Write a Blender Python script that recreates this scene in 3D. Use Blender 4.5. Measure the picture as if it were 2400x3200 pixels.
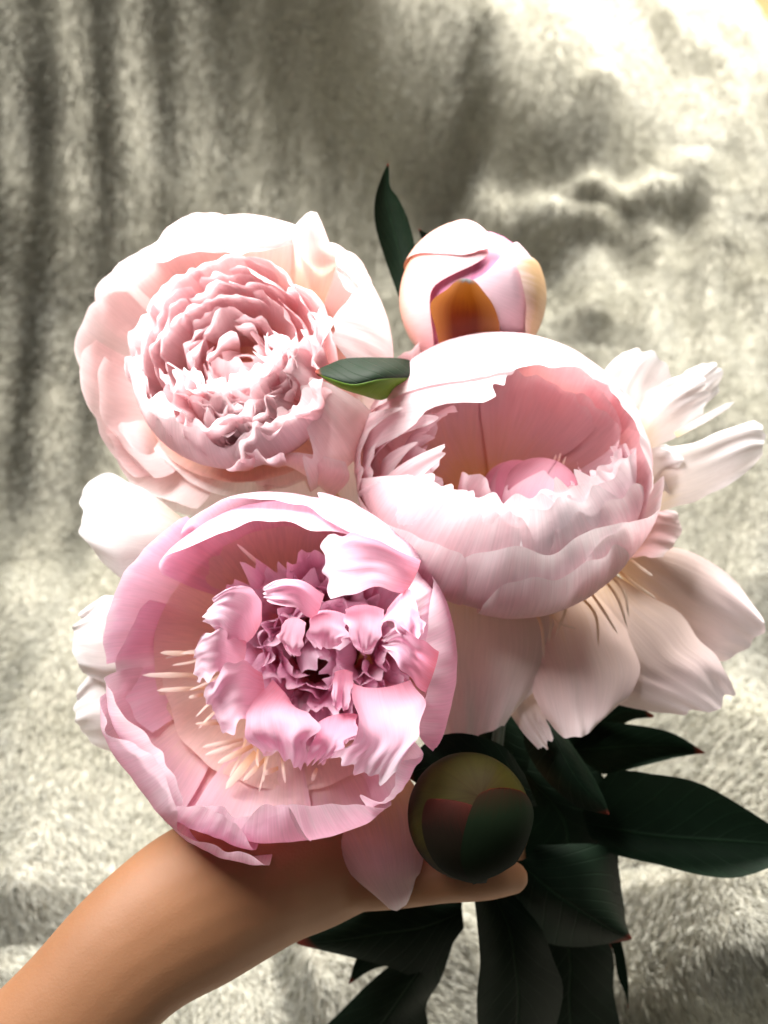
import bpy, math, random
import numpy as np
from mathutils import Vector
R_ = math.radians
scene = bpy.context.scene
for o in list(bpy.data.objects): bpy.data.objects.remove(o)
COL = scene.collection

# ------------------------------------------------------------------ camera
PITCH = R_(50); D = 290.0; FPX = 2900.0
CAM = np.array([0.0, 0.0, 0.62])
RV = np.array([1.0, 0, 0])
UV = np.array([0, math.sin(PITCH), math.cos(PITCH)])
FV = np.array([0, math.cos(PITCH), -math.sin(PITCH)])
cd = bpy.data.cameras.new('camera'); cam = bpy.data.objects.new('camera', cd); COL.objects.link(cam)
cam.location = CAM; cam.rotation_euler = (math.pi/2 - PITCH, 0, 0)
cd.sensor_fit = 'VERTICAL'; cd.sensor_height = 36; cd.sensor_width = 27; cd.lens = FPX/3200*36
cd.clip_start = 0.01; cd.clip_end = 50
cd.dof.use_dof = True; cd.dof.focus_distance = 0.285; cd.dof.aperture_fstop = 10
scene.camera = cam

# ------------------------------------------------------------------ world + lamps
w = bpy.data.worlds.new('World'); scene.world = w; w.use_nodes = True
bg = w.node_tree.nodes['Background']; bg.inputs[0].default_value = (0.99, 1.0, 0.92, 1); bg.inputs[1].default_value = 0.09
BC = CAM + FV*0.29
def area(name, loc, target, size, size_y, power, color, spread=180):
    l = bpy.data.lights.new(name, 'AREA'); l.shape = 'RECTANGLE'; l.size = size; l.size_y = size_y
    l.energy = power; l.color = color; l.spread = R_(spread)
    o = bpy.data.objects.new(name, l); COL.objects.link(o); o.location = loc
    o.rotation_euler = (Vector(target) - Vector(loc)).to_track_quat('-Z', 'Y').to_euler()
kd = np.array([0.28, 0.83, 0.48]); kd /= np.linalg.norm(kd)
area('window_light', BC + kd*2.0, BC, 0.85, 0.7, 162, (1.0, 0.965, 0.91))
area('fill_light', BC + np.array([-0.23, 0.15, 0.39]), BC, 0.30, 0.30, 2.65, (1.0, 0.985, 0.965), 95)  # added fill lamp near the bouquet, cone narrowed to spare the blanket
vs = scene.view_settings; vs.view_transform = 'Standard'; vs.look = 'None'; vs.exposure = 0; vs.gamma = 1

# ------------------------------------------------------------------ helpers
def c2w(P):                       # camera frame mm (x right, y up, z to the viewer from the bouquet plane) -> world m
    P = np.asarray(P, float)
    return CAM + 0.001*(P[..., 0:1]*RV + P[..., 1:2]*UV + (D - P[..., 2:3])*FV)
def px(x, y, z):                  # picture position + depth -> camera frame mm
    d = D - z
    return np.array([(x-1200)*d/FPX, -(y-1600)*d/FPX, z])
def vsum(seed, n=5, lo=1, hi=4):
    r = random.Random(seed); k = [(r.uniform(lo, hi), r.uniform(0, 6.28), r.uniform(.4, 1)) for _ in range(n)]
    s = sum(a for _, _, a in k)
    return lambda x: sum(a*np.sin(f*x+p) for f, p, a in k)/s*1.5
def vsum2(seed, n=6, lo=1, hi=4):
    r = random.Random(seed); k = []
    for _ in range(n):
        f = r.uniform(lo, hi); t = r.uniform(0, 6.28); k.append((f*math.cos(t), f*math.sin(t), r.uniform(0, 6.28)))
    return lambda x, y: sum(np.sin(a*x+b*y+p) for a, b, p in k)/len(k)*1.6
def cat(P, t):                    # Catmull-Rom through rows P (n, ...) at t in 0..1
    P = np.asarray(P, float); n = len(P)
    x = np.clip(np.asarray(t)*(n-1), 0, n-1-1e-6); i = x.astype(int); f = (x-i)
    g = lambda j: P[np.clip(j, 0, n-1)]
    p0 = np.where((i == 0).reshape(i.shape+(1,)*(P.ndim-1)), 2*P[0]-P[1], g(i-1))
    p3 = np.where((i == n-2).reshape(i.shape+(1,)*(P.ndim-1)), 2*P[-1]-P[-2], g(i+2))
    p1, p2 = g(i), g(i+1); f = f.reshape(f.shape+(1,)*(P.ndim-1))
    return .5*(2*p1+(p2-p0)*f+(2*p0-5*p1+4*p2-p3)*f*f+(3*p1-p0-3*p2+p3)*f**3)
def mesh_obj(name, verts_w, faces, mat, parent, attr=None, smooth=True):
    base = np.array(parent.location) if parent is not None and parent.type == 'EMPTY' else np.zeros(3)
    me = bpy.data.meshes.new(name); me.from_pydata((np.asarray(verts_w)-base).tolist(), [], faces)
    if smooth: me.polygons.foreach_set('use_smooth', [True]*len(me.polygons))
    if attr is not None:
        a = me.attributes.new('puv', 'FLOAT_VECTOR', 'POINT'); a.data.foreach_set('vector', np.asarray(attr, float).ravel())
    me.materials.append(mat); me.update()
    o = bpy.data.objects.new(name, me); COL.objects.link(o); o.parent = parent
    return o
def grid_obj(name, P, U, V, mat, parent):    # P (nv,nu,3) in camera mm
    nv, nu = P.shape[:2]
    f = [(j*nu+i, j*nu+i+1, (j+1)*nu+i+1, (j+1)*nu+i) for j in range(nv-1) for i in range(nu-1)]
    at = np.stack([U, V, np.zeros_like(U)], -1).reshape(-1, 3)
    return mesh_obj(name, c2w(P).reshape(-1, 3), f, mat, parent, at)
def thing(name, label, catg, loc, group=None):
    o = bpy.data.objects.new(name, None); COL.objects.link(o); o.location = loc; o.empty_display_size = .01
    o['label'] = label; o['category'] = catg
    if group: o['group'] = group
    return o
_s = [0]
def nseed(): _s[0] += 1; return _s[0]

# ------------------------------------------------------------------ materials
def newmat(name):
    m = bpy.data.materials.new(name); m.use_nodes = True; nt = m.node_tree; nt.nodes.clear()
    return m, nt, lambda t, **k: _node(nt, t, k)
def _node(nt, t, k):
    n = nt.nodes.new(t)
    for a, v in k.items(): setattr(n, a, v)
    return n
def ramp(n, stops):
    cr = n.color_ramp
    while len(cr.elements) > 1: cr.elements.remove(cr.elements[-1])
    for i, (p, c) in enumerate(stops):
        e = cr.elements[0] if i == 0 else cr.elements.new(p)
        e.position = p; e.color = tuple(c)+(1,)
def petal_mat(name, stops, trans=.5, sat=1.0, rough=.65, spec=.2, edge=None, bump=.12):
    m, nt, N = newmat(name); L = nt.links.new
    at = N('ShaderNodeAttribute', attribute_name='puv'); sp = N('ShaderNodeSeparateXYZ'); L(at.outputs['Vector'], sp.inputs[0])
    oi = N('ShaderNodeObjectInfo')
    # veins: noise stretched along the petal
    mp = N('ShaderNodeCombineXYZ'); mu = N('ShaderNodeMath', operation='MULTIPLY'); mu.inputs[1].default_value = 16; L(sp.outputs[0], mu.inputs[0])
    mv = N('ShaderNodeMath', operation='MULTIPLY'); mv.inputs[1].default_value = 1.6; L(sp.outputs[1], mv.inputs[0])
    mr = N('ShaderNodeMath', operation='MULTIPLY'); mr.inputs[1].default_value = 50; L(oi.outputs['Random'], mr.inputs[0])
    L(mu.outputs[0], mp.inputs[0]); L(mv.outputs[0], mp.inputs[1]); L(mr.outputs[0], mp.inputs[2])
    nz = N('ShaderNodeTexNoise'); nz.inputs['Scale'].default_value = 1.0; nz.inputs['Detail'].default_value = 4; L(mp.outputs[0], nz.inputs['Vector'])
    geo = N('ShaderNodeNewGeometry')
    bz = N('ShaderNodeTexNoise'); bz.inputs['Scale'].default_value = 45; bz.inputs['Detail'].default_value = 3; L(geo.outputs['Position'], bz.inputs['Vector'])
    # v + wobble -> ramp
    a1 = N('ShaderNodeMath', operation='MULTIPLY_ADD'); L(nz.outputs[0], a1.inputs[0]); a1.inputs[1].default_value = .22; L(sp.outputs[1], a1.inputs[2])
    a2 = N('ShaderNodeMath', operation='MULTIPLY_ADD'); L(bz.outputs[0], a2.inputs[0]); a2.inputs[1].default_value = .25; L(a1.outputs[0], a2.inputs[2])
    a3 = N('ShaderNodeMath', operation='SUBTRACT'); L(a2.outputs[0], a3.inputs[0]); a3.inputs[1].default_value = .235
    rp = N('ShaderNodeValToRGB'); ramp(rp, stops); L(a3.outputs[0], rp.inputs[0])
    hs = N('ShaderNodeHueSaturation'); L(rp.outputs[0], hs.inputs['Color'])
    sr = N('ShaderNodeMapRange'); sr.inputs[3].default_value = .8*sat; sr.inputs[4].default_value = 1.2*sat; L(oi.outputs['Random'], sr.inputs[0]); L(sr.outputs[0], hs.inputs['Saturation'])
    vn = N('ShaderNodeTexNoise'); vn.inputs['Scale'].default_value = 3.2; vn.inputs['Detail'].default_value = 2; L(mp.outputs[0], vn.inputs['Vector'])
    vv = N('ShaderNodeMapRange'); vv.inputs[1].default_value = .3; vv.inputs[2].default_value = .7; vv.inputs[3].default_value = .93; vv.inputs[4].default_value = 1.02; L(vn.outputs[0], vv.inputs[0]); L(vv.outputs[0], hs.inputs['Value'])
    col = hs.outputs[0]
    if edge:                      # margin colour of the organ itself
        ab = N('ShaderNodeMath', operation='ABSOLUTE'); L(sp.outputs[0], ab.inputs[0])
        er = N('ShaderNodeMapRange'); er.inputs[1].default_value = .35; er.inputs[2].default_value = 1.0; er.inputs[4].default_value = .8; L(ab.outputs[0], er.inputs[0])
        em = N('ShaderNodeMix', data_type='RGBA'); L(er.outputs[0], em.inputs[0]); L(col, em.inputs[6]); em.inputs[7].default_value = tuple(edge)+(1,); col = em.outputs[2]
    p = N('ShaderNodeBsdfPrincipled'); p.inputs['Roughness'].default_value = rough; p.inputs['Specular IOR Level'].default_value = spec
    
    L(col, p.inputs['Base Color'])
    bm = N('ShaderNodeBump'); bm.inputs['Strength'].default_value = bump; bm.inputs['Distance'].default_value = .001; L(nz.outputs[0], bm.inputs['Height']); L(bm.outputs[0], p.inputs['Normal'])
    tr = N('ShaderNodeBsdfTranslucent'); gm = N('ShaderNodeGamma'); gm.inputs[1].default_value = 1.55; L(col, gm.inputs[0]); L(gm.outputs[0], tr.inputs[0])
    mx = N('ShaderNodeMixShader'); mx.inputs[0].default_value = trans; L(p.outputs[0], mx.inputs[1]); L(tr.outputs[0], mx.inputs[2])
    out = N('ShaderNodeOutputMaterial'); L(mx.outputs[0], out.inputs[0])
    return m
M = {}
M['petal_a'] = petal_mat('petal_pink', [(0, (.88, .72, .48)), (.22, (.90, .66, .58)), (.5, (.91, .61, .69)), (.85, (.92, .68, .78)), (1, (.94, .80, .86))])
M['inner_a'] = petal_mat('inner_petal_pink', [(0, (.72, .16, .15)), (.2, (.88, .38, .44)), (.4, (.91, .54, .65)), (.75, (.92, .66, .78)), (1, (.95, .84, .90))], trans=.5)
M['petal_b'] = petal_mat('petal_blush', [(0, (.86, .58, .30)), (.25, (.88, .60, .50)), (.55, (.90, .65, .67)), (.85, (.92, .74, .77)), (1, (.94, .86, .87))])
M['inner_b'] = petal_mat('inner_petal_blush', [(0, (.78, .42, .32)), (.3, (.88, .60, .62)), (.7, (.92, .74, .78)), (1, (.94, .86, .88))], trans=.44)
M['petal_c'] = petal_mat('petal_pale', [(0, (.90, .80, .60)), (.3, (.93, .79, .74)), (.6, (.94, .78, .78)), (.9, (.95, .84, .84)), (1, (.96, .90, .90))])
M['inner_c'] = petal_mat('inner_petal_pale', [(0, (.88, .48, .38)), (.25, (.93, .64, .60)), (.6, (.94, .74, .76)), (1, (.96, .88, .89))], trans=.55)
M['guard'] = petal_mat('guard_petal_white', [(0, (.84, .70, .50)), (.3, (.89, .80, .77)), (.7, (.90, .82, .82)), (1, (.92, .88, .88))], trans=.36)
M['guard_shaded'] = petal_mat('guard_petal_shaded', [(0, (.80, .60, .42)), (.3, (.84, .68, .62)), (.7, (.86, .70, .69)), (1, (.89, .78, .78))], trans=.15)  # guard petal colour darkened to stand for the shade under bowl B
M['cup_floor'] = petal_mat('petal_base_peach', [(0, (.86, .58, .32)), (.5, (.89, .66, .50)), (1, (.90, .67, .62))])
M['stamen'] = petal_mat('stamen_cream', [(0, (.86, .60, .36)), (.5, (.90, .74, .60)), (1, (.93, .84, .76))], trans=.4)
M['core'] = petal_mat('heart_petal_rose', [(0, (.70, .20, .25)), (.5, (.82, .32, .44)), (1, (.88, .46, .58))], trans=.2)
M['core_light'] = petal_mat('heart_petal_light', [(0, (.78, .28, .36)), (.5, (.86, .42, .54)), (1, (.91, .66, .74))], trans=.2)
M['bud'] = petal_mat('bud_petal', [(0, (.22, .08, .03)), (.2, (.55, .28, .14)), (.42, (.82, .50, .40)), (.75, (.87, .58, .57)), (1, (.88, .60, .62))], trans=.15, rough=.42, spec=.35, bump=.04)
M['bud_shade'] = petal_mat('bud_petal_shade', [(0, (.80, .35, .42)), (.5, (.82, .26, .46)), (1, (.84, .30, .50))], trans=.15, rough=.42, spec=.35, bump=.04)  # deep rose painted for the shade below the bud's rolled top petal
M['bud_lilac'] = petal_mat('bud_petal_lilac', [(0, (.78, .40, .44)), (.5, (.84, .48, .58)), (1, (.87, .60, .68))], trans=.15, rough=.42, spec=.35, bump=.04)
M['bud_tan'] = petal_mat('bud_petal_tan', [(0, (.22, .09, .035)), (.4, (.36, .19, .08)), (.8, (.60, .42, .26)), (1, (.85, .66, .60))], trans=.1, rough=.42, spec=.35, bump=.04)
M['sepal_brown'] = petal_mat('sepal_brown', [(0, (.09, .010, .008)), (.3, (.10, .018, .007)), (.55, (.17, .05, .012)), (.78, (.20, .07, .02)), (.86, (.13, .10, .09)), (1, (.30, .33, .34))], trans=.08, rough=.4, edge=(.36, .13, .03), bump=.03)
M['sepal_red'] = petal_mat('sepal_red', [(0, (.04, .01, .006)), (.6, (.14, .012, .008)), (1, (.28, .04, .02))], trans=.08, rough=.4)
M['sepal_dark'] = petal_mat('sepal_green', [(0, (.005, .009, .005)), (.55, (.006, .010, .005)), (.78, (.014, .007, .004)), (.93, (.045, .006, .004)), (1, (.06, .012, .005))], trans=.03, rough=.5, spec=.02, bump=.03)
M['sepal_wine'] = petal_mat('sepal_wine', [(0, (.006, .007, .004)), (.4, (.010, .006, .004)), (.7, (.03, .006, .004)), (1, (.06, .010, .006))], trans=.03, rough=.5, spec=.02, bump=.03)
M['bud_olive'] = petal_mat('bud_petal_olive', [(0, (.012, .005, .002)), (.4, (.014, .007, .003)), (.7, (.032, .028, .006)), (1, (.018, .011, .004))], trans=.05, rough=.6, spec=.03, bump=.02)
def leaf_mat(name, top, edge, under=None):
    m, nt, N = newmat(name); L = nt.links.new
    at = N('ShaderNodeAttribute', attribute_name='puv'); sp = N('ShaderNodeSeparateXYZ'); L(at.outputs['Vector'], sp.inputs[0])
    ab = N('ShaderNodeMath', operation='ABSOLUTE'); L(sp.outputs[0], ab.inputs[0])
    # side veins: slanting lines v - 0.35|u|
    sl = N('ShaderNodeMath', operation='MULTIPLY_ADD'); L(ab.outputs[0], sl.inputs[0]); sl.inputs[1].default_value = -.28; L(sp.outputs[1], sl.inputs[2])
    sn = N('ShaderNodeMath', operation='MULTIPLY'); L(sl.outputs[0], sn.inputs[0]); sn.inputs[1].default_value = 60
    si = N('ShaderNodeMath', operation='SINE'); L(sn.outputs[0], si.inputs[0])
    vr = N('ShaderNodeMapRange'); vr.inputs[1].default_value = .9; vr.inputs[2].default_value = 1; L(si.outputs[0], vr.inputs[0])
    mr = N('ShaderNodeMapRange'); mr.inputs[1].default_value = .05; mr.inputs[2].default_value = .0; L(ab.outputs[0], mr.inputs[0])
    vm = N('ShaderNodeMath', operation='MULTIPLY_ADD'); L(vr.outputs[0], vm.inputs[0]); vm.inputs[1].default_value = .3; L(mr.outputs[0], vm.inputs[2])
    geo = N('ShaderNodeNewGeometry'); nz = N('ShaderNodeTexNoise'); nz.inputs['Scale'].default_value = 120; nz.inputs['Detail'].default_value = 5; L(geo.outputs['Position'], nz.inputs[0])
    c1 = N('ShaderNodeMix', data_type='RGBA'); c1.inputs[6].default_value = tuple(top)+(1,); c1.inputs[7].default_value = tuple(1.8*x for x in top)+(1,); L(nz.outputs[0], c1.inputs[0])
    c2 = N('ShaderNodeMix', data_type='RGBA'); L(vm.outputs[0], c2.inputs[0]); L(c1.outputs[2], c2.inputs[6]); c2.inputs[7].default_value = tuple(edge)+(1,)
    last = c2.outputs[2]
    if under:
        s1 = N('ShaderNodeMath', operation='GREATER_THAN'); L(sp.outputs[0], s1.inputs[0]); s1.inputs[1].default_value = 0.02
        c3 = N('ShaderNodeMix', data_type='RGBA'); L(s1.outputs[0], c3.inputs[0]); L(last, c3.inputs[6]); c3.inputs[7].default_value = tuple(under)+(1,); last = c3.outputs[2]
    # red tip
    tp = N('ShaderNodeMapRange'); tp.inputs[1].default_value = .90; tp.inputs[2].default_value = .97; L(sp.outputs[1], tp.inputs[0])
    c4 = N('ShaderNodeMix', data_type='RGBA'); L(tp.outputs[0], c4.inputs[0]); L(last, c4.inputs[6]); c4.inputs[7].default_value = (.16, .03, .02, 1); last = c4.outputs[2]
    p = N('ShaderNodeBsdfPrincipled'); p.inputs['Roughness'].default_value = .55; p.inputs['Specular IOR Level'].default_value = .07; L(last, p.inputs['Base Color'])
    bm = N('ShaderNodeBump'); bm.inputs['Strength'].default_value = .5; bm.inputs['Distance'].default_value = .001; L(vm.outputs[0], bm.inputs['Height']); L(bm.outputs[0], p.inputs['Normal'])
    tr = N('ShaderNodeBsdfTranslucent'); L(last, tr.inputs[0])
    mx = N('ShaderNodeMixShader'); mx.inputs[0].default_value = .15; L(p.outputs[0], mx.inputs[1]); L(tr.outputs[0], mx.inputs[2])
    out = N('ShaderNodeOutputMaterial'); L(mx.outputs[0], out.inputs[0]); return m
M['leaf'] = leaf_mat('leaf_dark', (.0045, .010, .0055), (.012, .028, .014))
M['leaf_two'] = leaf_mat('leaf_two_sided', (.0055, .013, .006), (.014, .03, .014), (.13, .24, .03))
def simple_mat(name, c1, c2, scale, rough, bump=.3, bdist=.0005, sss=0):
    m, nt, N = newmat(name); L = nt.links.new
    tc = N('ShaderNodeNewGeometry'); nz = N('ShaderNodeTexNoise'); nz.inputs['Scale'].default_value = scale; nz.inputs['Detail'].default_value = 6; L(tc.outputs['Position'], nz.inputs[0])
    mx = N('ShaderNodeMix', data_type='RGBA'); mx.inputs[6].default_value = tuple(c1)+(1,); mx.inputs[7].default_value = tuple(c2)+(1,); L(nz.outputs[0], mx.inputs[0])
    p = N('ShaderNodeBsdfPrincipled'); p.inputs['Roughness'].default_value = rough; L(mx.outputs[2], p.inputs['Base Color'])
    if sss: p.inputs['Subsurface Weight'].default_value = sss; p.inputs['Subsurface Radius'].default_value = (1, .4, .2); p.inputs['Subsurface Scale'].default_value = .004
    n2 = N('ShaderNodeTexNoise'); n2.inputs['Scale'].default_value = scale*18; n2.inputs['Detail'].default_value = 3; L(tc.outputs['Position'], n2.inputs[0])
    bm = N('ShaderNodeBump'); bm.inputs['Strength'].default_value = bump; bm.inputs['Distance'].default_value = bdist; L(n2.outputs[0], bm.inputs['Height']); L(bm.outputs[0], p.inputs['Normal'])
    out = N('ShaderNodeOutputMaterial'); L(p.outputs[0], out.inputs[0]); return m
M['skin'] = simple_mat('skin', (.31, .135, .06), (.39, .185, .088), 60, .6, .2, .0004, sss=.15)
M['flesh'] = simple_mat('flower_base_red', (.10, .02, .012), (.20, .05, .025), 200, .6)
M['flesh_peach'] = simple_mat('flower_base_peach', (.70, .30, .20), (.80, .42, .28), 200, .6)
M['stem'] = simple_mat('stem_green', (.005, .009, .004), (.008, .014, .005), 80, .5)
M['backing'] = simple_mat('blanket_backing', (.40, .38, .31), (.48, .46, .39), 30, .95)
M['floor'] = simple_mat('floor_wood', (.45, .24, .10), (.55, .32, .15), 12, .45)

# ------------------------------------------------------------------ blanket (setting for the bouquet)
def on_plane(x, y, z0=0.0):
    d = RV*(x-1200)/FPX - UV*(y-1600)/FPX + FV
    t = (CAM[2]-z0)/(-d[2]); p = CAM + d*t
    return p[:2]
def polydist(X, Y, pts):
    best = np.full(X.shape, 1e9); side = np.zeros(X.shape); tt = np.zeros(X.shape); n = len(pts)-1
    for i in range(n):
        a, b = np.array(pts[i]), np.array(pts[i+1]); ab = b-a; L2 = ab@ab
        t = np.clip(((X-a[0])*ab[0]+(Y-a[1])*ab[1])/L2, 0, 1)
        dx, dy = X-a[0]-t*ab[0], Y-a[1]-t*ab[1]; d = np.hypot(dx, dy); k = d < best
        best = np.where(k, d, best); side = np.where(k, ab[0]*dy-ab[1]*dx, side); tt = np.where(k, (i+t)/n, tt)
    return best, side, tt
CTRL = [(-900, -250, .28), (-300, -180, .28), (300, -150, .28), (800, -110, .27), (1150, -60, .25), (1500, 150, .18), (1800, 310, .11), (2050, 520, .06), (2200, 740, .02),
        (1400, -250, .22), (1900, -150, .10), (2000, 60, .10), (2300, 60, .06), (2420, 450, .03), (2600, 900, .0), (2900, 100, .05), (-900, 600, .15), (0, 620, .14), (500, 560, .14), (1000, 400, .13), (1450, 420, .08), (1800, 520, .065),
        (-900, 1500, 0), (0, 1480, 0), (600, 1300, 0), (1050, 900, .005), (1300, 690, .015), (1650, 690, .015), (1930, 690, .02), (2200, 1150, .0), (1700, 1000, .0),
        (-400, 2300, .015), (700, 2000, .01), (1500, 1500, 0), (2400, 1700, .02), (1200, 2800, .045), (-200, 3400, .06), (2600, 3400, .08), (2900, 2400, .04)]
CXY = np.array([on_plane(a, b, c) for a, b, c in CTRL]); CZ = np.array([c for _, _, c in CTRL])
def tpsk(r2): return r2*np.log(r2+1e-9)*.5
_K = tpsk(((CXY[:, None]-CXY[None])**2).sum(-1)) + np.eye(len(CZ))*2e-3
_A = np.zeros((len(CZ)+3,)*2); _A[:-3, :-3] = _K; _A[:-3, -3] = 1; _A[:-3, -2:] = CXY; _A[-3:, :-3] = _A[:-3, -3:].T
CW = np.linalg.solve(_A, np.concatenate([CZ, np.zeros(3)]))
def tps(X, Y):
    h = CW[-3]+CW[-2]*X+CW[-1]*Y
    for (cx, cy), w_ in zip(CXY, CW): h = h + w_*tpsk((X-cx)**2+(Y-cy)**2)
    return h
RIDGES = [  # (polyline in the picture, half width m, height m)
    ([(1230, 560), (1340, 660), (1500, 700), (1640, 720), (1760, 900)], .035, .030),
    ([(1650, 640), (1800, 610), (1960, 640), (2120, 640), (2170, 540)], .030, .030),
    ([(1560, 180), (1540, 320), (1500, 480), (1420, 600)], .028, .026),
    ([(1880, 330), (1850, 480), (1830, 620)], .028, .026),
    ([(1900, 60), (2050, 200), (2250, 350), (2330, 600), (2340, 900)], .045, .035),
    ([(2130, 80), (2330, 260), (2460, 500)], .04, .03),
    ([(2010, 700), (2040, 900), (2030, 1150), (2050, 1400)], .026, .03),
    ([(1880, 700), (1850, 900), (1840, 1100)], .028, .03),
    ([(2210, 700), (2190, 1000), (2190, 1300), (2190, 1600)], .024, .036),
    ([(2350, 800), (2340, 1200), (2330, 1700), (2330, 2100)], .030, .036),
    ([(40, 150), (60, 600), (50, 1100), (60, 1600)], .045, .010),
    ([(330, 350), (340, 800), (300, 1300), (260, 1700)],   .045, .006),
    ([(560, 200), (570, 500), (600, 800)], .045, .006),
    ([(830, 150), (850, 420), (880, 700)], .045, .006),
    ([(60, 1800), (150, 2200), (110, 2700), (60, 3000)], .05, .03),
    ([(2050, 2800), (2060, 3000), (2050, 3300)], .035, .03),
    ([(2200, 2150), (2230, 2500), (2180, 2900), (2190, 3300)], .032, .03),
    ([(2370, 2300), (2370, 2700), (2360, 3300)], .03, .03),
    ([(900, 3120), (1200, 3000), (1480, 2850)], .05, .03),
]
RIDGES = [([on_plane(p[0], p[1], float(tps(*on_plane(*p)))*.7) for p in pl], wd, h) for pl, wd, h in RIDGES]
n2a, n2b, n2c = vsum2(11, 8, 8, 25), vsum2(12, 8, 30, 70), vsum2(13, 9, 90, 190)
rib1, rib2 = vsum(15, 5, 60, 120), vsum2(16, 6, 6, 16)
def height(X, Y):
    h = np.clip(tps(X, Y), -.03, .32)
    for pl, wd, hh in RIDGES:
        d, s, t = polydist(X, Y, pl)
        h = h + 1.15*hh*np.exp(-(d/wd)**2)*np.clip(np.minimum(t, 1-t)*5+.25, 0, 1)
    h = h + (.007*n2a(X, Y)) + .003*n2b(X, Y) + .001*n2c(X, Y*.5)
    h = h + .0058*rib1(X + .02*rib2(X, Y))*(.75+.4*n2b(X*.5, Y*.8))
    return h
def build_blanket():
    rng = np.random.default_rng(5)
    root = thing('fur_blanket', 'cream faux fur blanket draped in folds behind the peonies', 'blanket', (0, .6, 0))
    xs = np.linspace(-1.15, 1.15, 330); ys = np.linspace(-.25, 2.3, 366)
    X, Y = np.meshgrid(xs, ys); Z = height(X, Y)
    P = np.stack([X, Y, Z], -1).reshape(-1, 3); nu = len(xs)
    q0, q1 = on_plane(2150, -40, .08), on_plane(2460, 55, .08)
    beyond = lambda x, y: (q1[0]-q0[0])*(y-q0[1])-(q1[1]-q0[1])*(x-q0[0]) > .012*np.sin(x*40)
    bad = (beyond(X, Y) & (X > q0[0]-.1)).ravel()
    f = [(j*nu+i, j*nu+i+1, (j+1)*nu+i+1, (j+1)*nu+i) for j in range(len(ys)-1) for i in range(nu-1) if not bad[j*nu+i]]
    mesh_obj('fabric', P, f, M['backing'], root)
    # fur strands where the photograph (and a step to the side) can see
    n = 1050000
    Y = rng.uniform(-.15, 1.7, n); X = rng.uniform(-1, 1, n)*(.42+.42*Y)
    Z = height(X, Y)
    V = np.stack([X, Y, Z], -1)-CAM
    dep = V@FV; u = V@RV/dep*FPX; v = -(V@UV)/dep*FPX
    k = (abs(u) < 1420) & (v > -1850) & (v < 1900)
    keep = rng.uniform(0, 1, n) < np.clip((1.05/dep)**1.3, .25, 1)
    k &= keep & ~(beyond(X, Y) & (X > q0[0]-.1))
    X, Y, Z = X[k], Y[k], Z[k]; n = len(X)
    e = .004
    hx = (height(X+e, Y)-height(X-e, Y))/(2*e); hy = (height(X, Y+e)-height(X, Y-e))/(2*e)
    Nn = np.stack([-hx, -hy, np.ones(n)], -1); Nn /= np.linalg.norm(Nn, axis=1)[:, None]
    sw, sw2 = vsum2(21, 7, 10, 30)(X, Y), vsum2(22, 7, 60, 150)(X, Y)
    ang = -1.57 + .8*sw + .35*sw2 + rng.normal(0, .3, n)
    T = np.stack([np.cos(ang), np.sin(ang), np.zeros(n)], -1)
    T -= (T*Nn).sum(1)[:, None]*Nn; T /= np.linalg.norm(T, axis=1)[:, None]
    lift = np.clip(.8+.2*vsum2(23, 6, 40, 110)(X, Y)+rng.normal(0, .15, n), .15, 1.4)[:, None]
    G1 = Nn*lift + T*.65; G1 /= np.linalg.norm(G1, axis=1)[:, None]
    G2 = Nn*lift*.35 + T + rng.normal(0, .18, (n, 3)); G2 /= np.linalg.norm(G2, axis=1)[:, None]
    Ln = (rng.uniform(.006, .010, n))[:, None]
    S = np.cross(G1, Nn + rng.normal(0, .5, (n, 3))); S /= np.linalg.norm(S, axis=1)[:, None]
    wd = rng.uniform(.0003, .00052, n)[:, None]
    p0 = np.stack([X, Y, Z], -1); p1 = p0+G1*Ln*.5; p2 = p1+G2*Ln*.5
    vt = np.stack([p0-S*wd, p0+S*wd, p1-S*wd*.75, p1+S*wd*.75, p2], 1).reshape(-1, 3)
    b = np.arange(n)*5
    me = bpy.data.meshes.new('fur')
    base = np.array([0, .6, 0])
    me.vertices.add(n*5); me.vertices.foreach_set('co', (vt-base).ravel())
    loops = np.stack([b, b+1, b+3, b+2, b+2, b+3, b+4], 1).ravel()
    me.loops.add(n*7); me.loops.foreach_set('vertex_index', loops)
    st = (np.arange(n)*7)[:, None]+np.array([0, 4])[None]
    me.polygons.add(n*2); me.polygons.foreach_set('loop_start', st.ravel())
    me.update(calc_edges=True)
    me.polygons.foreach_set('use_smooth', np.ones(n*2, bool))
    tint = np.clip(.55+.2*vsum2(31, 7, 25, 70)(X, Y)+rng.normal(0, .09, n), 0, 1)
    at = me.attributes.new('puv', 'FLOAT_VECTOR', 'POINT')
    av = np.zeros((n, 5, 3)); av[:, :, 0] = tint[:, None]; av[:, :, 1] = np.array([0, 0, .5, .5, 1]); at.data.foreach_set('vector', av.ravel())
    nrm = np.repeat(Nn, 5, 0) + .25*np.repeat(T, 5, 0)*np.tile(np.array([0, 0, .5, .5, 1.]), n)[:, None] + np.repeat(rng.normal(0, .22, (n, 3)), 5, 0)
    nrm /= np.linalg.norm(nrm, axis=1)[:, None]
    me.normals_split_custom_set_from_vertices(nrm.tolist())
    m, nt, N = newmat('fur_cream'); L = nt.links.new
    a = N('ShaderNodeAttribute', attribute_name='puv'); sp = N('ShaderNodeSeparateXYZ'); L(a.outputs['Vector'], sp.inputs[0])
    mx = N('ShaderNodeMix', data_type='RGBA'); mx.inputs[6].default_value = (.52, .50, .385, 1); mx.inputs[7].default_value = (.86, .855, .79, 1); L(sp.outputs[0], mx.inputs[0])
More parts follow.
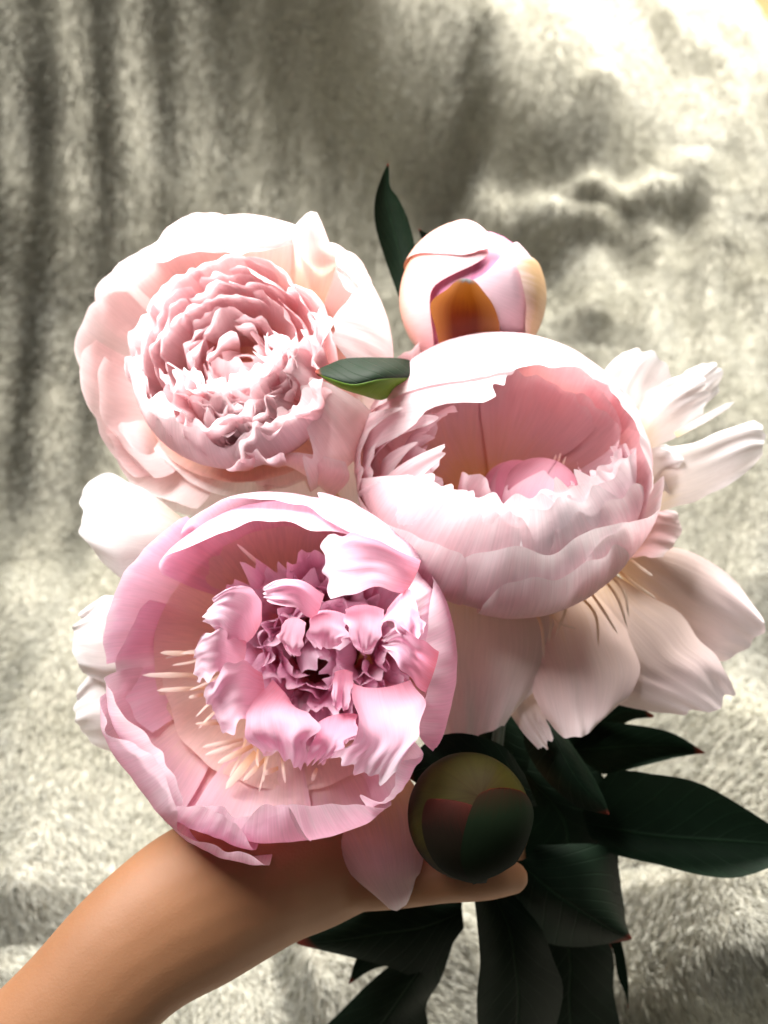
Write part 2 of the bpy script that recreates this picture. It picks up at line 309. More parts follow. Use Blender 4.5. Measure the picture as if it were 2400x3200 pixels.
    d = N('ShaderNodeBsdfDiffuse'); L(mx.outputs[2], d.inputs[0]); t = N('ShaderNodeBsdfTranslucent'); L(mx.outputs[2], t.inputs[0])
    ms = N('ShaderNodeMixShader'); ms.inputs[0].default_value = .4; L(d.outputs[0], ms.inputs[1]); L(t.outputs[0], ms.inputs[2])
    out = N('ShaderNodeOutputMaterial'); L(ms.outputs[0], out.inputs[0])
    me.materials.append(m)
    o = bpy.data.objects.new('fur', me); COL.objects.link(o); o.parent = root; o['kind'] = 'stuff'
    # wooden floor round the blanket
    fl = mesh_obj('floor', [(-4, -2, -.12), (4, -2, -.12), (4, 6, -.12), (-4, 6, -.12)], [(0, 1, 2, 3)], M['floor'], None, smooth=False)
    fl['kind'] = 'structure'
    print('strands', n)
build_blanket()

# ------------------------------------------------------------------ petal builders
class Flower:
    def __init__(s, root, cx, cy, z, axis, R, Hs=.85):
        s.root = root; s.o = px(cx, cy, z); a = np.array(axis, float); a /= np.linalg.norm(a); s.R = R; s.Hs = Hs
        x = np.array([1., 0, 0]); x -= (x@a)*a; x /= np.linalg.norm(x); s.x, s.y, s.a = x, np.cross(a, x), a
    def out(s, L): return s.o + L[..., 0:1]*s.x + L[..., 1:2]*s.y + L[..., 2:3]*s.a
def cup(F, mat, phi, hw, th1, rs=1.0, th0=12, tip=.12, frill=.03, ff=(5, 16), wav=.03, flare=0.0, bw=.55, edge=0.0, name='petal', nu=25, nv=20, twist=0, hs=None):
    """shell petal on the globe of flower F: azimuth phi, half width hw, from th0 up to polar angle th1 (degrees)"""
    sd = nseed(); fr, wv, wv2 = vsum(sd, 6, *ff), vsum2(sd+500, 5, 1.5, 4), vsum2(sd+900, 5, 5, 9)
    u = np.linspace(-1, 1, nu)[None, :].repeat(nv, 0); v = np.linspace(0, 1, nv)[:, None].repeat(nu, 1)
    Lm = 1 - tip*np.abs(u)**2.6 - frill*(fr(u)*.5+.5) + tip*.15
    t = v*Lm
    th = R_(th0) + (R_(th1)-R_(th0))*t
    R = F.R*rs; Hs = F.Hs if hs is None else hs
    wid = bw+(1-bw)*np.sin(np.clip(v/.75, 0, 1)*math.pi/2)
    ph = R_(phi) + R_(hw)*u*wid + R_(twist)*v
    r = R*np.sin(th) + F.R*flare*t**2.2
    dr = F.R*(wav*(v**1.5)*wv(u*1.3, v*1.2) + wav*.35*v**3*wv2(u*1.5, v) + (.004 if F.R > 30 else 0)*v**2*vsum(sd+40, 7, 8, 26)(u+.25*np.sin(3*v))) + edge*F.R*u**2*v
    z = -Hs*R*np.cos(th)
    sx, cz = np.sin(th), -np.cos(th)
    r = r + dr*sx; z = z + dr*cz
    return grid_obj(name, F.out(np.stack([r*np.cos(ph), r*np.sin(ph), z], -1)), u, t, M[mat], F.root)
Z1 = (.663, 200, 600); Z2 = (.8439, 1000, 900); Z3 = (.8137, 200, 1450); Z4 = (.4219, 1100, 450)   # picture scales used below
def tfp(tf, x, y): return (x, y) if tf is None else (tf[1]+tf[0]*x, tf[2]+tf[0]*y)
def on_globe(F, x, y, rs, front, hs=None):
    """(phi, theta) of the point of the flower's globe seen at a picture position"""
    Hs = F.Hs if hs is None else hs; R = F.R*rs
    c = np.array([0, 0, D]); d = px(x, y, 0)-c; d /= np.linalg.norm(d)
    q = lambda v: np.array([v@F.x/R, v@F.y/R, v@F.a/(R*Hs)])
    o, d = q(c-F.o), q(d); b = o@d; a = d@d; cc = o@o-1; disc = b*b-a*cc
    t = (-b-math.sqrt(disc))/a if (disc > 0 and front) else (-b+math.sqrt(disc))/a if disc > 0 else -b/a
    p = o+t*d; p /= np.linalg.norm(p)
    return math.atan2(p[1], p[0]), math.acos(max(-1, min(1, -p[2])))
def cupm(F, mat, margin, rs=1.0, th0=12, wav=.02, frill=.02, ff=(5, 18), bw=.6, front=True, tf=None, name='petal', nu=45, nv=26, hs=None, roll=0.0, thmax=None):
    """shell petal on the flower's globe whose free edge runs through the given margin points"""
    pt = [on_globe(F, *tfp(tf, m[0], m[1]), rs, m[2] if len(m) > 2 else front, hs) for m in margin]
    ph = np.unwrap([p[0] for p in pt]); th = np.array([p[1] for p in pt])
    if ph[-1] < ph[0]: ph, th = ph[::-1], th[::-1]
    o = np.argsort(ph); ph, th = ph[o], th[o]
    u1 = np.linspace(0, 1, nu); pc = ph[0]+(ph[-1]-ph[0])*u1
    te = np.interp(pc, ph, th); te = np.convolve(np.pad(te, 2, mode='edge'), [.12, .22, .32, .22, .12], 'valid')
    sd = nseed(); fr, wv, wv2 = vsum(sd, 6, *ff), vsum2(sd+500, 5, 1.5, 4), vsum2(sd+900, 5, 5, 9)
    u = (2*u1-1)[None, :].repeat(nv, 0); v = np.linspace(0, 1, nv)[:, None].repeat(nu, 1)
    te = R_(th0)+(te-R_(th0))*(1-frill*(fr(2*u1-1)*.5+.5))*(1-.22*np.abs(2*u1-1)**9)
    thg = R_(th0)+(te[None, :]-R_(th0))*v
    R = F.R*rs; Hs = F.Hs if hs is None else hs
    wid = bw+(1-bw)*np.sin(np.clip(v/.7, 0, 1)*math.pi/2)
    mid = (ph[0]+ph[-1])/2; pg = mid+(pc[None, :]-mid)*wid
    dr = F.R*(wav*(v**1.5)*wv(u*1.3, v*1.2)+wav*.35*v**3*wv2(u*1.6, v)+(.004 if F.R > 30 else 0)*v**2*vsum(sd+40, 7, 8, 26)(u+.25*np.sin(3*v))) + F.R*roll*np.clip(v-.8, 0, 1)**2*25
    r = R*np.sin(thg)+dr*np.sin(thg); z = -Hs*R*np.cos(thg)-dr*np.cos(thg)
    return grid_obj(name, F.out(np.stack([r*np.cos(pg), r*np.sin(pg), z], -1)), u, v, M[mat], F.root)
def ruff(F, mat, r0, phi, z0, length, width, lean, curl, face=None, cupp=.25, ruf=.12, notch=.18, name='inner_petal', nu=13, nv=10, ff=(3, 9)):
    """small free petal rooted at (r0, phi, z0), leaning outward by lean and bending by curl (degrees, + = outward)"""
    sd = nseed(); fr, wv = vsum(sd, 5, *ff), vsum2(sd+300, 5, 2, 5.5)
    face = phi if face is None else face
    rad = np.array([math.cos(R_(face)), math.sin(R_(face)), 0]); tan = np.array([-rad[1], rad[0], 0]); up = np.array([0, 0, 1.])
    b = np.array([r0*math.cos(R_(phi)), r0*math.sin(R_(phi)), z0])
    u = np.linspace(-1, 1, nu)[None, :].repeat(nv, 0); v = np.linspace(0, 1, nv)[:, None].repeat(nu, 1)
    t = v*(1-.18*np.abs(u)**2.5-notch*(fr(u*1.4)*.5+.5))
    N = 24; ts = np.linspace(0, 1, N); an = R_(lean)+R_(curl)*ts**1.3
    sr = np.concatenate([[0], np.cumsum(np.sin(an[:-1]))])/(N-1)*length; sz = np.concatenate([[0], np.cumsum(np.cos(an[:-1]))])/(N-1)*length
    rr = np.interp(t, ts, sr); zz = np.interp(t, ts, sz); aa = np.interp(t, ts, an)
    wd = width*.5*(.28+.72*np.sin(np.clip(t*1.15, 0, 1)*math.pi/2)**.8)
    off = (-cupp*width*.5*u**2*(.4+t) + ruf*width*wv(u*1.4, t*1.6)*(.15+t**1.3))
    nr, nz = np.cos(aa), -np.sin(aa)
    P = b + (rr+off*nr)[..., None]*rad + (zz+off*nz)[..., None]*up + (wd*u)[..., None]*tan
    return grid_obj(name, F.out(P), u, .15+.85*t, M[mat], F.root)
def rails(root, name, mat, rows, z=None, nu=15, nv=20, wav=0.0, frill=0.0, bulge=0.0, ff=(4, 11), sphere=None, v0=0.0, tf=None, pleat=0.0, sedge=0.0):
    """petal or leaf through traced rows (lx,ly, mx,my, rx,ry [,zl,zm,zr]) from base to tip, each with its own depth"""
    C = []
    for i, r in enumerate(rows):
        p = [tfp(tf, r[0], r[1]), tfp(tf, r[2], r[3]), tfp(tf, r[4], r[5])]
        zz = r[6:9] if len(r) >= 9 else None
        q = []
        for k in range(3):
            if sphere is not None:
                S, rad, off = sphere; d = S[2]+rad
                for _ in range(8):
                    a = px(p[k][0], p[k][1], d); h2 = (rad+off)**2-((a[:2]-S[:2])**2).sum()
                    d = S[2]+math.sqrt(max(h2, 0.0))
                q.append(px(p[k][0], p[k][1], d))
            else: q.append(px(p[k][0], p[k][1], zz[k]))
        C.append(q)
    C = np.array(C)                       # rows,3,3
    v = np.linspace(0, 1, nv); u = np.linspace(-1, 1, nu)
    sd = nseed(); fr, wv, wv2 = vsum(sd, 6, *ff), vsum2(sd+77, 5, 1.5, 4), vsum2(sd+78, 5, 5, 10)
    U, V = np.meshgrid(u, v)
    Tt = V*(1-frill*(fr(U)*.5+.5)*V)
    G = np.zeros((nv, nu, 3)); eL, eR = vsum(sd+61, 5, .6, 2.4), vsum(sd+62, 5, .6, 2.4)
    for i in range(nu):
        c = cat(C, Tt[:, i]); a = (u[i]*(1+sedge*(eL if u[i] < 0 else eR)(v*9)*np.sin(np.pi*np.clip(v*1.1, 0, 1))))[:, None]
        G[:, i] = c[:, 0]*(a*(a-1)/2) + c[:, 1]*(1-a*a) + c[:, 2]*(a*(a+1)/2)
    if sphere is not None:
        S, rad, off = sphere; d = G-S; ln = np.linalg.norm(d, axis=2, keepdims=True)
        G = S + d/ln*(rad+off)
    G[..., 2] += wav*(wv(U*1.5, V*1.5)*(.3+V) + .4*wv2(U*1.3, V*1.6)*V) + bulge*(1-U**2)*np.sin(V*math.pi)
    if pleat: G[..., 2] += pleat*vsum(sd+5, 8, 6, 22)(U*(.6+.4*V)+.2*np.sin(3*V))*V**1.5
    return grid_obj(name, G, U, v0+(1-v0)*V, M[mat], root)
def tube(name, pts, rad, mat, root, seg=10, n=24, flat=1.0):
    P = np.array(pts, float); t = np.linspace(0, 1, n); C = cat(P, t); r = np.interp(t, np.linspace(0, 1, len(rad)), rad)
    T = np.gradient(C, axis=0); T /= np.linalg.norm(T, axis=1)[:, None]
    ref = np.array([0.31, .2, .93]); S = np.cross(T, ref); S /= np.linalg.norm(S, axis=1)[:, None]; B = np.cross(T, S)
    a = np.linspace(0, 2*math.pi, seg, endpoint=False)
    G = C[:, None]+r[:, None, None]*(np.cos(a)[None, :, None]*S[:, None]+flat*np.sin(a)[None, :, None]*B[:, None])
    V = c2w(G).reshape(-1, 3); f = [(j*seg+i, j*seg+(i+1) % seg, (j+1)*seg+(i+1) % seg, (j+1)*seg+i) for j in range(n-1) for i in range(seg)]
    f += [tuple(range(seg))[::-1], tuple((n-1)*seg+i for i in range(seg))]
    at = np.stack([np.zeros(n*seg), np.repeat(t, seg), np.zeros(n*seg)], -1)
    return mesh_obj(name, V, f, M[mat], root, at)
def strip(root, name, mat, pts, w0, w1):   # flat narrow petaloid / filament
    P = np.array([px(*p) for p in pts]); n = 10; t = np.linspace(0, 1, n); C = cat(P, t)
    T = np.gradient(C, axis=0); S = np.cross(T, [0, 0.1, 1.]); S /= np.linalg.norm(S, axis=1)[:, None]
    w = np.interp(t, [0, .55, .9, 1], [w0, w1, w1*.7, .05])[:, None]
    G = np.stack([C-S*w, C+np.array([0, 0, 1.])*w*.3, C+S*w], 1)
    U = np.tile([-1., 0, 1], (n, 1)); V = np.repeat(t[:, None], 3, 1)
    return grid_obj(name, G, U, V, M[mat], root)
rnd = random.Random(3)
def stem(root, pts, r=(2.6, 2.4, 2.6)): return tube('stem', [px(*p) for p in pts], r, 'stem', root)
def base_of(p): return c2w(px(*p))

# ------------------------------------------------------------------ peony A: open pink flower over the wrist
A = thing('peony', 'wide open rose pink peony with dark ruffled heart in front of the wrist', 'peony', base_of((1600, 3330, -122)))
FA = Flower(A, 890, 2080, -22, (.04, .03, 1), 58, .72)
stem(A, [(900, 2150, -68), (1120, 2420, -72), (1400, 2680, -62), (1540, 2830, -76), (1600, 3330, -122)])
tube('receptacle', [FA.o+FA.x*5-FA.a*50, FA.o+FA.x*9-FA.a*42, FA.o+FA.x*11-FA.a*33, FA.o+FA.x*11-FA.a*28], (5, 15, 15, 3), 'flesh', A)
for k in range(5): cup(FA, 'cup_floor', k*72+20, 50, 60, rs=.95, frill=.04, wav=.03)
cupm(FA, 'petal_a', [(400, 260), (470, 228), (600, 165), (740, 160), (850, 150), (950, 150), (985, 195), (1080, 255), (1180, 300)], rs=1.0, tf=Z3, wav=.03)
cupm(FA, 'petal_a', [(950, 190), (1080, 262), (1160, 290), (1230, 340), (1290, 385), (1345, 412)], rs=1.03, tf=Z3, wav=.028)
cupm(FA, 'petal_a', [(330, 420), (450, 340), (580, 300), (720, 240), (850, 225), (960, 260), (1060, 280), (1150, 330)], rs=.94, tf=Z3, wav=.03, frill=.03)
cup(FA, 'petal_a', 152, 28, 92, rs=1.02, wav=.03, frill=.04, flare=.03)
cup(FA, 'petal_a', 182, 26, 78, rs=.97, wav=.04, frill=.06, flare=.04)
cupm(FA, 'petal_a', [(1400, 425), (1393, 520), (1390, 600), (1386, 690), (1410, 760), (1400, 860), (1384, 920), (1350, 1000), (1318, 1085), (1345, 1098)], rs=1.0, tf=Z3, wav=.028, frill=.01)
cupm(FA, 'petal_a', [(1330, 430), (1290, 470), (1270, 540), (1300, 620), (1330, 680), (1370, 720)], rs=.94, tf=Z3, wav=.03, frill=.05)
cupm(FA, 'petal_a', [(150, 1010), (165, 975), (205, 920), (240, 985), (290, 1050), (340, 1110), (390, 1210), (440, 1275), (500, 1320)], rs=1.07, tf=Z3, wav=.03, frill=.02)
cupm(FA, 'petal_a', [(230, 900), (285, 850), (270, 960), (330, 1040), (420, 1170), (520, 1260)], rs=1.0, tf=Z3, wav=.04, frill=.05)
cupm(FA, 'petal_a', [(395, 1290), (420, 1275), (520, 1295), (580, 1330), (650, 1375), (735, 1425)], rs=1.04, tf=Z3, wav=.03, frill=.02)
cupm(FA, 'petal_a', [(280, 1340), (340, 1390), (430, 1410), (560, 1450), (680, 1470), (780, 1465)], rs=1.10, tf=Z3, wav=.028, frill=.02)
cupm(FA, 'petal_a', [(690, 1300), (760, 1292), (830, 1306), (920, 1305), (1010, 1290), (1080, 1285), (1145, 1272), (1200, 1285)], rs=1.0, tf=Z3, wav=.03, frill=.015)
cupm(FA, 'petal_a', [(530, 1280), (560, 1265), (640, 1320), (720, 1350), (790, 1290), (860, 1250), (900, 1290)], rs=.95, tf=Z3, wav=.03, frill=.04)
cupm(FA, 'petal_a', [(1020, 1150), (1060, 1200), (1110, 1235), (1200, 1290), (1260, 1200), (1300, 1110)], rs=.96, tf=Z3, wav=.03, frill=.02)
# loose outer petals
GK = dict(wav=2.0, frill=.09, nu=41, nv=24, pleat=1.0, sedge=.07, ff=(5, 16))
rails(A, 'guard_petal', 'guard', [(600, 1640, 640, 1680, 680, 1720, -60, -58, -60), (450, 1530, 480, 1640, 520, 1780, -53, -49, -53), (340, 1480, 350, 1620, 400, 1810, -53, -48, -52), (268, 1510, 232, 1620, 300, 1740, -58, -53, -57)], **GK)
rails(A, 'guard_petal', 'guard', [(560, 1900, 580, 1980, 600, 2060, -62, -60, -62), (440, 1850, 430, 1990, 440, 2110, -55, -51, -54), (330, 1862, 300, 1990, 320, 2125, -53, -48, -52), (255, 1905, 212, 1990, 258, 2100, -57, -52, -56)], **GK)
rails(A, 'guard_petal', 'guard', [(580, 2080, 600, 2180, 640, 2260, -66, -64, -66), (440, 2080, 440, 2200, 480, 2330, -61, -57, -60), (310, 2090, 300, 2220, 350, 2355, -60, -55, -59), (252, 2140, 218, 2235, 268, 2325, -63, -58, -62)], **GK)
rails(A, 'guard_petal', 'petal_b', [(960, 2350, 1080, 2340, 1200, 2340, -66, -64, -66), (950, 2560, 1140, 2540, 1310, 2480, -52, -42, -46), (1000, 2640, 1170, 2640, 1325, 2640, -44, -32, -38), (1080, 2715, 1200, 2740, 1315, 2720, -38, -28, -32), (1130, 2765, 1235, 2810, 1300, 2745, -35, -29, -31), (1190, 2812, 1250, 2850, 1292, 2775, -33, -29, -30)], wav=1.2, frill=.05)
# ruffled heart
def heart(F, mat, cx, cy, z0, rin, rout, n, L, W, lean, curl, ruf=.16, seed=1, squash=1.0, name='inner_petal'):
    rg = random.Random(seed)
    G = Flower(F.root, 0, 0, 0, F.a, F.R); G.o = F.o + F.x*cx + F.y*cy
    for k in range(n):
        f = (k+.5)/n; r = math.sqrt(rin**2+(rout**2-rin**2)*f); ph = k*137.5+rg.uniform(-12, 12)
        q = (r-rin)/(rout-rin)
        ruff(G, mat, r*(1 if abs(math.sin(R_(ph))) < .5 else squash), ph, z0-6*q*q+rg.uniform(-2, 2), L*rg.uniform(.8, 1.15), W*rg.uniform(.7, 1.2), lean[0]+(lean[1]-lean[0])*q+rg.uniform(-10, 10), curl[0]+(curl[1]-curl[0])*q+rg.uniform(-18, 18), face=ph+rg.uniform(-25, 25), ruf=ruf, cupp=rg.uniform(.1, .4), name=name)
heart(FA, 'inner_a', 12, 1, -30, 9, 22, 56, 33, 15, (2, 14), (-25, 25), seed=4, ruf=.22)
def hp(rows, zb, zm, zt, wav=2.4, mat='inner_a', root=A, tf=Z3, frill=.16, cz=1.5, **k):
    n = len(rows); out = []
    for q, r in enumerate(rows):
        t = q/(n-1); z = (1-t)**2*zb+2*t*(1-t)*(2*zm-.5*zb-.5*zt)+t*t*zt
        out.append(tuple(r)+(z+cz*.5, z-cz*.5, z+cz*.5))
    return rails(root, 'inner_petal', mat, out, wav=wav, frill=frill, tf=tf, v0=.32, nu=25, nv=22, pleat=1.3, ff=(5, 16), sedge=.2, **k)
hp([(1370, 370, 1350, 430, 1310, 500), (1180, 288, 1210, 380, 1225, 480), (1060, 266, 1070, 380, 1095, 500), (985, 280, 975, 380, 1010, 520)], -2, 12, -2, cz=2.5)
hp([(1000, 500, 980, 560, 960, 600), (900, 440, 900, 490, 890, 560), (820, 445, 810, 490, 800, 535), (755, 478, 752, 495, 770, 520)], -8, 4, -4)
hp([(760, 600, 730, 660, 690, 690), (745, 490, 690, 570, 640, 668), (660, 470, 600, 540, 570, 625), (580, 500, 535, 570, 532, 610)], -16, -2, -8)
hp([(700, 680, 690, 760, 650, 800), (620, 640, 610, 720, 590, 800), (545, 650, 530, 730, 530, 840), (500, 700, 488, 770, 505, 835)], -16, -2, -14)
hp([(760, 800, 770, 880, 760, 960), (660, 760, 670, 870, 690, 990), (570, 830, 590, 920, 640, 1020), (530, 880, 560, 950, 610, 1030)], -14, 0, -14)
hp([(800, 830, 850, 880, 880, 930), (690, 970, 800, 960, 965, 975), (720, 1060, 820, 1060, 945, 1080), (770, 1120, 840, 1140, 905, 1185)], -20, 0, -14, cz=2.5)
hp([(1110, 840, 1200, 860, 1330, 830), (1110, 920, 1220, 960, 1385, 920), (1140, 1010, 1240, 1060, 1370, 1020), (1060, 1090, 1180, 1140, 1310, 1110), (1020, 1130, 1120, 1210, 1240, 1250)], -6, 8, 2, cz=2.5, wav=2.2)
hp([(1440, 720, 1420, 800, 1390, 880), (1370, 670, 1360, 760, 1330, 830), (1290, 620, 1290, 690, 1280, 760), (1215, 670, 1212, 690, 1230, 705)], 2, 12, 4)
hp([(960, 570, 1020, 560, 1090, 580), (935, 620, 1010, 620, 1090, 640), (940, 670, 1000, 680, 1070, 680), (970, 712, 1000, 718, 1040, 712)], -12, 0, -12)
hp([(850, 600, 890, 590, 930, 610), (825, 650, 870, 660, 920, 670), (840, 700, 870, 710, 912, 720), (870, 740, 885, 745, 905, 742)], -16, -6, -16)
hp([(1040, 800, 1070, 790, 1110, 800), (1030, 860, 1065, 860, 1105, 870), (1030, 920, 1060, 930, 1095, 930), (1045, 950, 1060, 955, 1075, 950)], -18, -8, -16)
hp([(1080, 560, 1150, 540, 1230, 560), (1085, 620, 1150, 620, 1220, 640), (1110, 690, 1150, 700, 1200, 690), (1130, 720, 1150, 725, 1180, 715)], -6, 4, -8, wav=2)
hp([(980, 990, 1050, 960, 1130, 960), (960, 1060, 1030, 1040, 1110, 1040), (930, 1120, 1000, 1100, 1060, 1100), (920, 1170, 950, 1160, 1000, 1140)], -14, -2, -10, wav=2)
hp([(1240, 560, 1290, 500, 1330, 480), (1235, 600, 1300, 560, 1360, 560), (1290, 650, 1330, 640, 1385, 620), (1310, 680, 1340, 690, 1380, 660)], 0, 14, 8)
GA = Flower(A, 0, 0, 0, FA.a, FA.R); GA.o = FA.o + FA.x*9 + FA.y*2
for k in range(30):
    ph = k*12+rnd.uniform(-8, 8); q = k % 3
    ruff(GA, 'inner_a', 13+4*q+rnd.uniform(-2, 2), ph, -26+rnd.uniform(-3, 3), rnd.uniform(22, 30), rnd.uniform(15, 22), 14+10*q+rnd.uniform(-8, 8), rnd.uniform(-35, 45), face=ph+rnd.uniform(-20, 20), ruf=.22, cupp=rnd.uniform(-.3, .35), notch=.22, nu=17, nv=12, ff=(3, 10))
# pale filaments between heart and cup
for (x0, y0, x1, y1, w_) in [(640, 2045, 500, 2040, 1.0), (640, 2110, 445, 2110, 1.0), (640, 2150, 490, 2158, .9), (640, 2170, 590, 2180, .8), (700, 2260, 610, 2262, .7), (760, 2310, 632, 2335, .8), (770, 2320, 640, 2360, .9), (790, 2330, 680, 2385, 1.1), (800, 2350, 705, 2465, 1.6), (830, 2370, 760, 2440, .9), (870, 2400, 820, 2420, 1.0), (990, 2400, 975, 2440, .8), (850, 1800, 740, 1700, .7)]:
    strip(A, 'stamen', 'stamen', [(x0, y0, -40), ((x0+x1)/2, (y0+y1)/2, -34), (x1, y1, -32)], w_*.7, w_)

for k in range(12):
    a = R_(rnd.uniform(165, 262)); r0, r1 = rnd.uniform(270, 320), rnd.uniform(370, 470)
    x0, y0, x1, y1 = 975+r0*math.cos(a), 2060-r0*math.sin(a)*1.05, 975+r1*math.cos(a+.1), 2060-r1*math.sin(a+.1)*1.0
    strip(A, 'stamen', 'stamen', [(x0, y0, -40), ((x0+x1)/2+rnd.uniform(-8, 8), (y0+y1)/2+rnd.uniform(-8, 8), -35), (x1, y1, -33)], .35, rnd.uniform(.35, .6))
# ------------------------------------------------------------------ peony B: deep bowl on the right
B = thing('peony', 'bowl shaped blush peony with peach hollow and drooping white outer petals', 'peony', base_of((1600, 3330, -125)))
FB = Flower(B, 1570, 1455, -55, (.05, .42, .90), 54, .72)
stem(B, [(1560, 1720, -98), (1580, 2050, -105), (1540, 2500, -85), (1560, 2830, -82), (1600, 3330, -125)])
for k in range(5): cup(FB, 'cup_floor', k*72+10, 50, 64, rs=.95, frill=.04, wav=.02)
cupm(FB, 'petal_b', [(430, 400), (470, 380), (550, 345), (620, 330), (700, 310), (770, 290), (830, 285), (860, 310), (900, 292), (1000, 312), (1060, 350), (1120, 410)], rs=1.0, tf=Z2, wav=.012, frill=.01)
cupm(FB, 'petal_b', [(360, 480), (420, 430), (470, 455), (520, 470), (570, 475), (640, 440), (670, 395), (720, 345), (760, 320)], rs=.96, tf=Z2, wav=.03, frill=.035)
cupm(FB, 'petal_b', [(1000, 330), (1060, 350), (1110, 410), (1150, 480), (1180, 560), (1190, 640)], rs=1.02, tf=Z2, wav=.02, frill=.03)
cup(FB, 'petal_b', 128, 15, 96, rs=1.12, wav=.04, frill=.04, tip=.25)
cup(FB, 'petal_b', 104, 17, 98, rs=1.08, wav=.04, frill=.05, flare=.02, tip=.25)
cup(FB, 'petal_b', 70, 50, 100, rs=.95, wav=.02, frill=.05)
cup(FB, 'petal_b', 10, 36, 104, rs=1.0, wav=.03, frill=.04)
cupm(FB, 'petal_b', [(170, 700), (150, 640), (170, 570), (200, 520), (260, 440), (330, 415), (350, 430)], rs=1.02, tf=Z2, wav=.02, frill=.04)
cupm(FB, 'petal_b', [(230, 690), (200, 640), (220, 560), (260, 500), (320, 440), (400, 400), (420, 370)], rs=.96, tf=Z2, wav=.03, frill=.035)
cupm(FB, 'petal_b', [(300, 560), (330, 470), (390, 440), (470, 470), (480, 430)], rs=.9, tf=Z2, wav=.03, frill=.04)
cupm(FB, 'petal_b', [(240, 690), (300, 640), (330, 560), (400, 550), (470, 560), (480, 620)], rs=.86, tf=Z2, wav=.05, frill=.04)
cupm(FB, 'petal_b', [(140, 640), (165, 700), (240, 690), (330, 685), (420, 700), (470, 730), (540, 770), (640, 785), (740, 800), (820, 830)], rs=.985, tf=Z2, wav=.02, frill=.03)
cupm(FB, 'petal_b', [(100, 700), (150, 790), (230, 860), (330, 900), (440, 930), (520, 960), (600, 945)], rs=1.03, tf=Z2, wav=.02, frill=.03)
cupm(FB, 'petal_b', [(520, 920), (580, 930), (700, 942), (780, 950), (850, 965), (900, 940), (950, 905), (1000, 885), (1080, 850), (1140, 812), (1150, 780)], rs=1.03, tf=Z2, wav=.03, frill=.04)
cupm(FB, 'petal_b', [(920, 990), (1000, 950), (1100, 890), (1180, 840), (1260, 780), (1255, 740), (1240, 690), (1235, 610)], rs=1.06, tf=Z2, wav=.03, frill=.04)
cupm(FB, 'petal_b', [(640, 1050), (740, 1075), (850, 1060), (950, 1020), (1050, 960), (1150, 900)], rs=1.07, tf=Z2, wav=.03, frill=.04)
cupm(FB, 'petal_b', [(640, 860), (720, 900), (800, 920), (870, 880), (960, 820), (1060, 770), (1140, 700), (1145, 650)], rs=.95, tf=Z2, wav=.03, frill=.04)
FRONT = [(200, 690), (330, 690), (430, 705), (520, 745), (640, 775), (760, 790), (860, 780), (960, 745), (1060, 690), (1130, 620), (1170, 560)]
for k in range(9):                # frilled layers standing inside the front wall
    a, b = [(0, 5), (3, 8), (5, 10), (2, 7), (6, 10), (4, 9), (1, 5), (5, 9), (7, 10)][k]
    up = [10, 18, 22, 45, 50, 62, 30, 80, 70][k]
    cupm(FB, 'inner_b', [(x+rnd.uniform(-8, 8), y-up+rnd.uniform(-10, 10)) for x, y in FRONT[a:b+1]], rs=.965-.02*k, tf=Z2, wav=.045, frill=.07, ff=(6, 20), name='inner_petal')
for k in range(7):                # thinner layers on the back wall and at the left
    cup(FB, 'petal_b', 30+22*k, 22, [92, 84, 88, 80, 98, 104, 108][k], rs=.9-.02*(k % 3), wav=.04, frill=.10, ff=(5, 16), name='inner_petal')
for k in range(14):
    ruff(FB, 'inner_b', rnd.uniform(20, 32), rnd.uniform(215, 345), rnd.uniform(-22, -12), rnd.uniform(24, 32), rnd.uniform(15, 24), rnd.uniform(-5, 15), rnd.uniform(-40, 10), ruf=.14, notch=.1)
for k in range(5):
    ruff(FB, 'inner_b', rnd.uniform(32, 40), 150+14*k, -10, 30, 18, 5, -60)
KB = Flower(B, 1690, 1552, -62, (.35, .90, .25), 15.5, .95); KB2 = Flower(B, 1610, 1545, -70, (-.3, .93, .2), 14, .95)
for k in range(5): cup(KB, 'core', k*72+40, 66, 180, rs=1-.03*(k % 2), wav=.0, frill=.0, tip=.0, th0=20, name='heart_petal')
for k in range(5): cup(KB2, 'core', k*72+10, 66, 180, rs=1-.03*(k % 2), wav=.0, frill=.0, tip=.0, th0=20, name='heart_petal')
cupm(KB, 'core_light', [(690, 760), (720, 690), (760, 660), (830, 670), (890, 720), (910, 760)], rs=1.06, tf=Z2, wav=.03, name='heart_petal')
for (x0, y0, x1, y1) in [(1735, 1480, 1752, 1415), (1750, 1480, 1768, 1425), (1722, 1470, 1738, 1420)]:
    strip(B, 'stamen', 'stamen', [(x0, y0, -66), ((x0+x1)/2, (y0+y1)/2, -68), (x1, y1, -72)], .3, .4)
